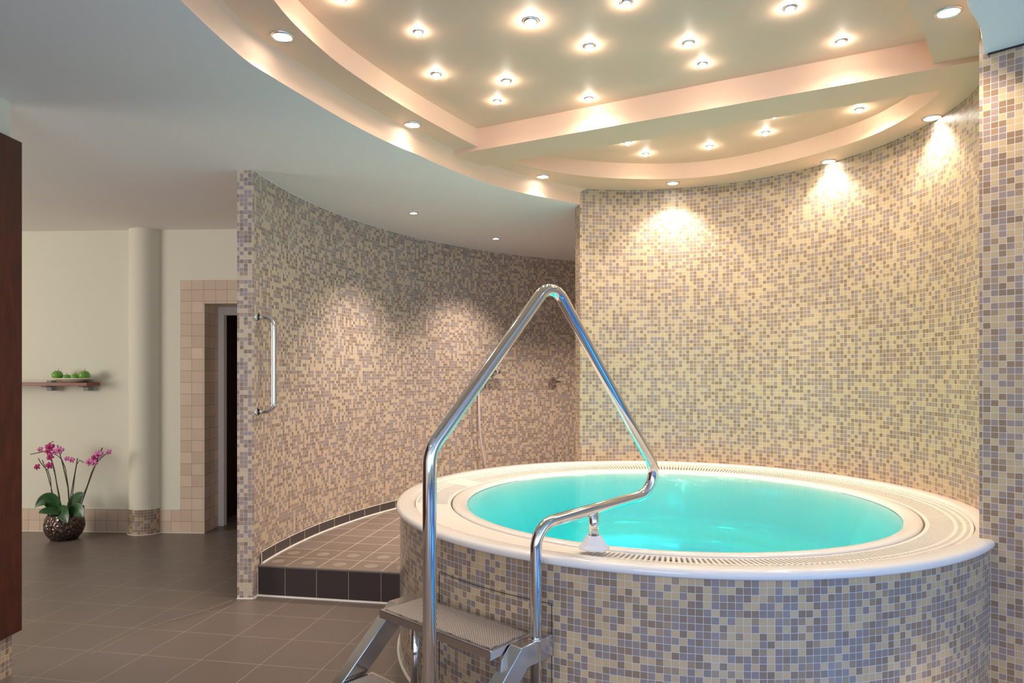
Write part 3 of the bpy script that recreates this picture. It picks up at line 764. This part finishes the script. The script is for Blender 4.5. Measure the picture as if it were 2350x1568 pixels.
bm = bmesh.new(); lathe(bm, [(0.027, 0.0), (0.027, 0.003), (0.0205, 0.004)], 28, (RP.x-O.x, RP.y-O.y, 0.46)); link_mesh('weld_collar', bm, M_chrome, st, True)

# ------------------------------------------------------------------ things on the shower wall
def sw_at(px, inset=0.0):
    k = (px - CX)/F; c = Vector(SC); r = SR - inset
    A_ = 1 + k*k; B_ = -2*(k*c.x + c.y); C_ = c.length_squared - r*r
    disc = math.sqrt(B_*B_ - 4*A_*C_)
    z1 = (-B_ + disc)/(2*A_)
    if px < 700:                         # steep part of the wall: take the root near the wall's end
        z0 = (-B_ - disc)/(2*A_)
        for z in (z0, z1):
            if 4.1 < z < 5.6: z1 = z; break
    p = Vector((k*z1, z1)); n = (c - p).normalized()
    return p, n
def sw_pt(px, py):
    p, n = sw_at(px); return Vector((p.x, p.y, EYE - (py-HY)/F*p.y)), Vector((n.x, n.y, 0))
# grab bar
a, n = sw_pt(590, 728); zb = EYE - (946-HY)/F*a.y
gb = empty('grab_bar', a, 'bent chrome grab bar screwed to the end of the mosaic shower wall', 'grab bar')
bm = bmesh.new(); t = Vector((-n.y, n.x, 0))
drop = zb - a.z
pts = fillet([Vector((0,0,0)), n*0.105 + Vector((0,0,-0.005)), n*0.105 + Vector((0,0,drop+0.005)), Vector((0,0,drop))], [0.055, 0.055], 12)
tube(bm, pts, 0.0165, 20); link_mesh('bar', bm, M_chrome, gb, True)
for z in (0, drop):
    bm = bmesh.new(); lathe(bm, [(0.037, 0), (0.037, 0.005), (0.032, 0.010), (0.020, 0.011)], 28)
    o = link_mesh('mounting_plate', bm, M_chrome, gb, True); o.location = (0, 0, z); o.rotation_euler = n.to_track_quat('Z', 'Y').to_euler()
# robe hooks
for x, y, lab in ((783, 672, 'tiny chrome robe hook on the shower wall, left one'), (855, 687, 'tiny chrome robe hook on the shower wall, right one')):
    a, n = sw_pt(x, y); e = empty('robe_hook', a, lab, 'hook', 'robe hooks on the shower wall')
    bm = bmesh.new(); lathe(bm, [(0.016, 0), (0.016, 0.005), (0.007, 0.008), (0.006, 0.035), (0.012, 0.040), (0.012, 0.046), (0, 0.048)], 20)
    o = link_mesh('hook', bm, M_chrome, e, True); o.rotation_euler = n.to_track_quat('Z', 'Y').to_euler()
    bm = bmesh.new(); tube(bm, [n*0.03, n*0.034 + Vector((0,0,-0.015)), n*0.05 + Vector((0,0,-0.022)), n*0.062 + Vector((0,0,-0.008))], 0.0035, 10); link_mesh('prong', bm, M_chrome, e, True)
# shower mixer with hose
a, n = sw_pt(1116, 854); t = Vector((-n.y, n.x, 0))
if t.x < 0: t = -t
mxr = empty('shower_mixer', a, 'chrome thermostatic shower mixer with hanging white hose on the shower wall', 'shower mixer')
bm = bmesh.new(); tube(bm, [n*0.055 - t*0.095, n*0.055 + t*0.075], 0.018, 20); link_mesh('mixer_body', bm, M_chrome, mxr, True)
for s in (-1, 1):
    bm = bmesh.new(); c = n*0.055 + t*(0.112*s - 0.01); tube(bm, [c - t*0.02, c + t*0.02], 0.024, 20); link_mesh('knob', bm, M_chrome, mxr, True)
    bm = bmesh.new(); c = t*0.06*s; tube(bm, [c, c + n*0.012], 0.032, 20); tube(bm, [c, c + n*0.05], 0.012, 16); link_mesh('wall_rosette', bm, M_chrome, mxr, True)
bm = bmesh.new()
zr = a.y + 0.0
hp = [(1101,872,0.055),(1099,900,0.06),(1099,940,0.06),(1101,985,0.06),(1105,1025,0.055),(1112,1062,0.05),(1121,1100,0.045),(1132,1140,0.04)]
hpts = []
for x, y, d in hp:
    p, nn = sw_at(x, d); hpts.append(Vector((p.x, p.y, EYE - (y-HY)/F*p.y)) - a)
tube(bm, [n*0.055 + t*(-0.07)] + hpts, 0.0105, 12); ho = link_mesh('shower_hose', bm, mat('hose_white', srgb(225,212,205), 0.3), mxr, True); ho['label'] = 'white flexible hose'
# soap dish
a, n = sw_pt(1268, 864); t = Vector((-n.y, n.x, 0))
if t.x < 0: t = -t
sd = empty('soap_dish', a, 'chrome soap dish on the shower wall near the mosaic wall corner', 'soap dish')
bm = bmesh.new(); lathe(bm, [(0.045, -0.012), (0.058, 0.0), (0.060, 0.004), (0.054, 0.004), (0.040, -0.006), (0, -0.007)], 28); o = link_mesh('dish', bm, M_chrome, sd, True); o.location = n*0.07; o.scale = (0.85, 0.85, 0.85)
bm = bmesh.new(); lathe(bm, [(0.020, 0), (0.020, 0.008), (0.008, 0.012), (0.008, 0.03)], 18); o = link_mesh('wall_mount', bm, M_chrome, sd, True); o.rotation_euler = n.to_track_quat('Z', 'Y').to_euler(); o.location.z = 0.0
bm = bmesh.new(); tube(bm, [n*0.05 + t*0.05, n*0.05 + t*0.10], 0.006, 10); link_mesh('handle', bm, M_chrome, sd, True)

# ------------------------------------------------------------------ wooden panel on the left wall
bm = bmesh.new(); box(bm, (XL+0.002, 0.6, 0.194), (XL+0.042, 3.183, EYE+1.066))
wp = link_mesh('wooden_panel', bm, M_mahog); bevel(wp, 0.004)
tag(wp, 'tall dark mahogany panel on the left wall, cut by the left edge of the frame', 'wooden panel')

# ------------------------------------------------------------------ shelf with apples
XE, Y0, Y1 = -3.572, 5.80, 6.0
zs = EYE - (878.5-HY)/F*Y0; zt = EYE - (886.0-HY)/F*Y0
sh = empty('wall_shelf', ((XE-1.4+XE)/2, 5.9, zt), 'narrow cherry-wood shelf on two brackets on the far wall', 'shelf')
sx, sy, sz = sh.location
bm = bmesh.new(); box(bm, (XE-1.15-sx, Y0-sy, zt-sz), (XE-sx, 5.985-sy, zs-sz)); bevel(link_mesh('board', bm, M_shelf, sh), 0.002)
for px in (112.5, 197):
    x = (px-CX)/F*5.93
    bm = bmesh.new(); box(bm, (x-0.022-sx, 5.93-sy, zt-0.045-sz), (x+0.022-sx, 5.995-sy, zs+0.018-sz)); box(bm, (x-0.022-sx, 5.86-sy, zt-0.014-sz), (x+0.022-sx, 5.95-sy, zt-0.0005-sz))
    k = link_mesh('bracket', bm, mat('grey_bracket', srgb(150,150,152), 0.55), sh); bevel(k, 0.003)
# plate
pcx = (165-CX)/F*5.88; pl = (pcx, 5.895, zs)
bm = bmesh.new(); lathe(bm, [(0, 0.0), (0.07, 0.0), (0.09, 0.004), (0.15, 0.026), (0.178, 0.034), (0.176, 0.038), (0.148, 0.031), (0.088, 0.011), (0, 0.009)], 48)
pt = link_mesh('plate', bm, mat('white_china', srgb(238,232,208), 0.2), None, True); pt.location = pl; pt.scale = (1.0, 0.55, 1.0)
tag(pt, 'shallow white oval plate holding green apples on the wall shelf', 'plate')
def apple_mesh():
    bm = bmesh.new(); pr = []
    for i in range(17):
        t = math.pi*i/16; r = math.sin(t)*(1 + 0.10*math.cos(t)); z = -math.cos(t)*0.86
        if i < 3: z += 0.10*(3-i)/3
        if i > 13: z -= 0.16*(i-13)/3
        pr.append((abs(r)*0.041 if 0 < i < 16 else 0, z*0.041))
    lathe(bm, pr, 28)
    me = bpy.data.meshes.new('apple_body'); bm.to_mesh(me); bm.free()
    for p in me.polygons: p.use_smooth = True
    m = mat('green_apple_skin', srgb(104,158,64), 0.3); nt = m.node_tree; N = nt.nodes; L = nt.links
    tc = N.new('ShaderNodeTexCoord'); n_ = N.new('ShaderNodeTexNoise'); n_.inputs['Scale'].default_value = 30; cr = N.new('ShaderNodeValToRGB')
    cr.color_ramp.elements[0].color = (*srgb(96,156,54), 1); cr.color_ramp.elements[1].color = (*srgb(136,188,84), 1)
    L.new(tc.outputs['Object'], n_.inputs['Vector']); L.new(n_.outputs['Fac'], cr.inputs[0]); L.new(cr.outputs[0], N['Principled BSDF'].inputs['Base Color'])
    me.materials.append(m)
    bm = bmesh.new(); tube(bm, [(0,0,0.026), (0.001,0,0.036), (0.004,0.001,0.047)], 0.0016, 8)
    ms_ = bpy.data.meshes.new('apple_stem'); bm.to_mesh(ms_); bm.free(); ms_.materials.append(mat('stem_brown', srgb(90,66,40), 0.7))
    return me, ms_
AM = apple_mesh()
for px, dz, s, tilt, lab in ((132.5, 0.0, 1.03, 0.1, 'large green apple at the left end of the plate'), (152.8, 0, 0.83, -0.05, 'small green apple second from the left on the plate'),
                             (172.5, 0, 0.9, 0.06, 'flat-looking green apple third from the left on the plate'), (195.5, 0.006, 1.06, -0.05, 'large green apple at the right end of the plate')):
    x = (px-CX)/F*5.89
    dd = abs(x-pcx)/0.178
    e = empty('apple', (x, 5.89 + random.uniform(-.012, .012), zs + 0.009 + 0.024*max(0, dd-0.45)*1.3 + 0.038*s + (0.009 if s > 1 else 0.0)), lab, 'apple', 'green apples on the plate'); e.scale = (s*1.02, s*1.02, s*1.10); e.rotation_euler = (0.1, tilt, random.uniform(0, 6))
    for nm, me in zip(('flesh', 'stem'), AM):
        o = bpy.data.objects.new(nm, me); COL.objects.link(o); o.parent = e

# ------------------------------------------------------------------ orchid in a metallic bowl
OZ = 5.74
oc = Vector(((148-CX)/F*OZ, OZ, 0))
orc = empty('potted_orchid', oc, 'pink orchid in a round bronze-coloured pot on the floor by the far wall', 'potted plant')
Mpot = mat('hammered_bronze_glaze', srgb(104,88,82), 0.2, 0.8); nt = Mpot.node_tree; N = nt.nodes; L = nt.links
tc = N.new('ShaderNodeTexCoord'); vo = N.new('ShaderNodeTexVoronoi'); vo.inputs['Scale'].default_value = 38; bp = N.new('ShaderNodeBump'); bp.inputs['Strength'].default_value = 1.0; bp.inputs['Distance'].default_value = 0.012
L.new(tc.outputs['Object'], vo.inputs['Vector']); L.new(vo.outputs['Distance'], bp.inputs['Height']); L.new(bp.outputs[0], N['Principled BSDF'].inputs['Normal'])
bm = bmesh.new(); lathe(bm, [(0, 0), (0.085, 0), (0.10, 0.006), (0.13, 0.045), (0.148, 0.095), (0.149, 0.135), (0.138, 0.180), (0.122, 0.210), (0.117, 0.212), (0.115, 0.205), (0.128, 0.170), (0.0, 0.165)], 48)
link_mesh('pot', bm, Mpot, orc, True)
Mleaf = mat('orchid_leaf', srgb(38,82,36), 0.3); Mstem = mat('orchid_stem', srgb(70,62,44), 0.6); Mcane = mat('green_stake', srgb(64,92,58), 0.5)
Mp1 = mat('petal_magenta', srgb(190,40,120), 0.5); Mp2 = mat('petal_pink', srgb(226,130,184), 0.5); Mp3 = mat('petal_lip', srgb(150,20,80), 0.5)
def op(x, y, dz=0.0): return at(x, y, OZ + dz) - oc
def leaf(p0, p1, p2, wd):
    bm = bmesh.new(); n = 12; rows = []
    up = Vector((0, -0.25, 1)).normalized()
    for i in range(n+1):
        t = i/n; c = p0*(1-t)**2 + p1*2*t*(1-t) + p2*t*t
        d = ((p1-p0)*(1-t) + (p2-p1)*t).normalized(); s = d.cross(Vector((0, -1, 0.35))).normalized()
        w_ = wd*math.sin(math.pi*min(1, 0.12 + t*0.88))**0.6 if i < n else 0.002
        fold = Vector((0, -1, 0.3)).normalized()*(-0.18*w_)
        rows.append([bm.verts.new(c - s*w_ - fold), bm.verts.new(c - s*w_*0.5 - fold*0.2), bm.verts.new(c), bm.verts.new(c + s*w_*0.5 - fold*0.2), bm.verts.new(c + s*w_ - fold)])
    for A, B in zip(rows, rows[1:]):
        for k in range(4): bm.faces.new((A[k], A[k+1], B[k+1], B[k]))
    o = link_mesh('leaf', bm, Mleaf, orc, True); m = o.modifiers.new('s', 'SOLIDIFY'); m.thickness = 0.003
    m2 = o.modifiers.new('ss', 'SUBSURF'); m2.levels = 1; m2.render_levels = 1
leaf(op(135,1185), op(120,1120), op(80,1165,-.05), 0.062)
leaf(op(138,1180,-.05), op(110,1165,-.08), op(88,1178,-.10), 0.030)
leaf(op(140,1180,-.06), op(140,1160,-.12), op(155,1202,-.17), 0.055)
leaf(op(160,1180), op(172,1140), op(194,1134,-.02), 0.055)
leaf(op(160,1180,-.05), op(178,1155,-.1), op(190,1190,-.13), 0.058)
leaf(op(155,1182,.05), op(186,1170,.03), op(192,1160,.05), 0.04)
leaf(op(138,1185,.0), op(122,1185,-.05), op(108,1182,-.03), 0.03)
def stem(pts, r=0.0032, m=Mstem, nm='stem'):
    w_ = [op(*p) for p in pts]; bm = bmesh.new(); tube(bm, w_, r, 8); return link_mesh(nm, bm, m, orc, True)
stem([(132,1172),(120,1130),(108,1085),(97,1056)]); stem([(131,1172),(118,1128),(116,1100),(110,1080),(101,1072),(92,1060),(88,1052)])
stem([(144,1175),(135,1140),(125,1080),(111,1030)], 0.0045, Mcane, 'stake'); stem([(139,1172),(137,1140),(126,1090),(116,1045),(112,1020),(122,1013)])
stem([(160,1180),(156,1120),(145,1070),(132,1022)], 0.004, Mstem, 'stake'); stem([(161,1175),(157,1120),(150,1075),(142,1055),(130,1044),(105,1036),(70,1043)])
stem([(160,1180),(162,1140),(170,1095),(178,1052)], 0.0036, Mstem, 'stake'); stem([(163,1165),(172,1090),(176,1066),(183,1056),(192,1062)])
stem([(185,1162),(198,1125),(212,1085),(235,1028)], 0.004, Mstem, 'stake'); stem([(182,1160),(200,1115),(210,1085),(219,1065),(236,1048),(246,1040)])
def flower(x, y, s, m, rz=0.0, dz=-0.02):
    c = op(x, y, dz); bm = bmesh.new()
    for k in range(5):
        a = rz + math.pi/2 + 2*math.pi*k/5; ln = s*(1.0 if k % 5 in (1, 4) else 0.9); wd = s*(0.62 if k in (1, 4) else 0.40)
        d = Vector((math.cos(a), 0, math.sin(a))); sd_ = Vector((-math.sin(a), 0, math.cos(a)))
        P_ = [(0, 0.12, 0.0), (0.35, 0.8, -0.10), (0.7, 1.0, -0.12), (0.93, 0.6, -0.02), (1.0, 0.05, 0.05)]
        rows = [[bm.verts.new(c + d*ln*t + sd_*wd*w2*f*0.5*1.4 + Vector((0, (q_ + 0.12*abs(f))*s, 0))) for f in (-1, -0.4, 0.4, 1)] for t, w2, q_ in P_]
        for A, B in zip(rows, rows[1:]):
            for i in range(3): bm.faces.new((A[i], A[i+1], B[i+1], B[i]))
    o = link_mesh('flower', bm, m, orc, True); mo = o.modifiers.new('s', 'SOLIDIFY'); mo.thickness = 0.0015
    bm = bmesh.new(); bmesh.ops.create_icosphere(bm, subdivisions=2, radius=s*0.2, matrix=Matrix.Translation(c + Vector((0, -0.012, -0.004)))); link_mesh('flower_lip', bm, Mp3, o, True)
for x, y, s, m, rz in ((92,1032,.026,Mp2,.3),(114,1027,.042,Mp1,.1),(137,1033,.036,Mp2,-.2),(126,1037,.03,Mp2,.5),(115,1049,.034,Mp1,.9),(110,1036,.03,Mp1,.4),(85,1072,.028,Mp1,.5),(113,1069,.034,Mp1,.2),
                    (153,1053,.024,Mp2,.3),(164,1056,.028,Mp2,.0),(205,1061,.036,Mp2,.3),(217,1063,.03,Mp2,.8),(226,1044,.042,Mp2,.1),(217,1050,.03,Mp1,.3),(249,1038,.026,Mp2,.4)):
    flower(x, y, s, m, rz)
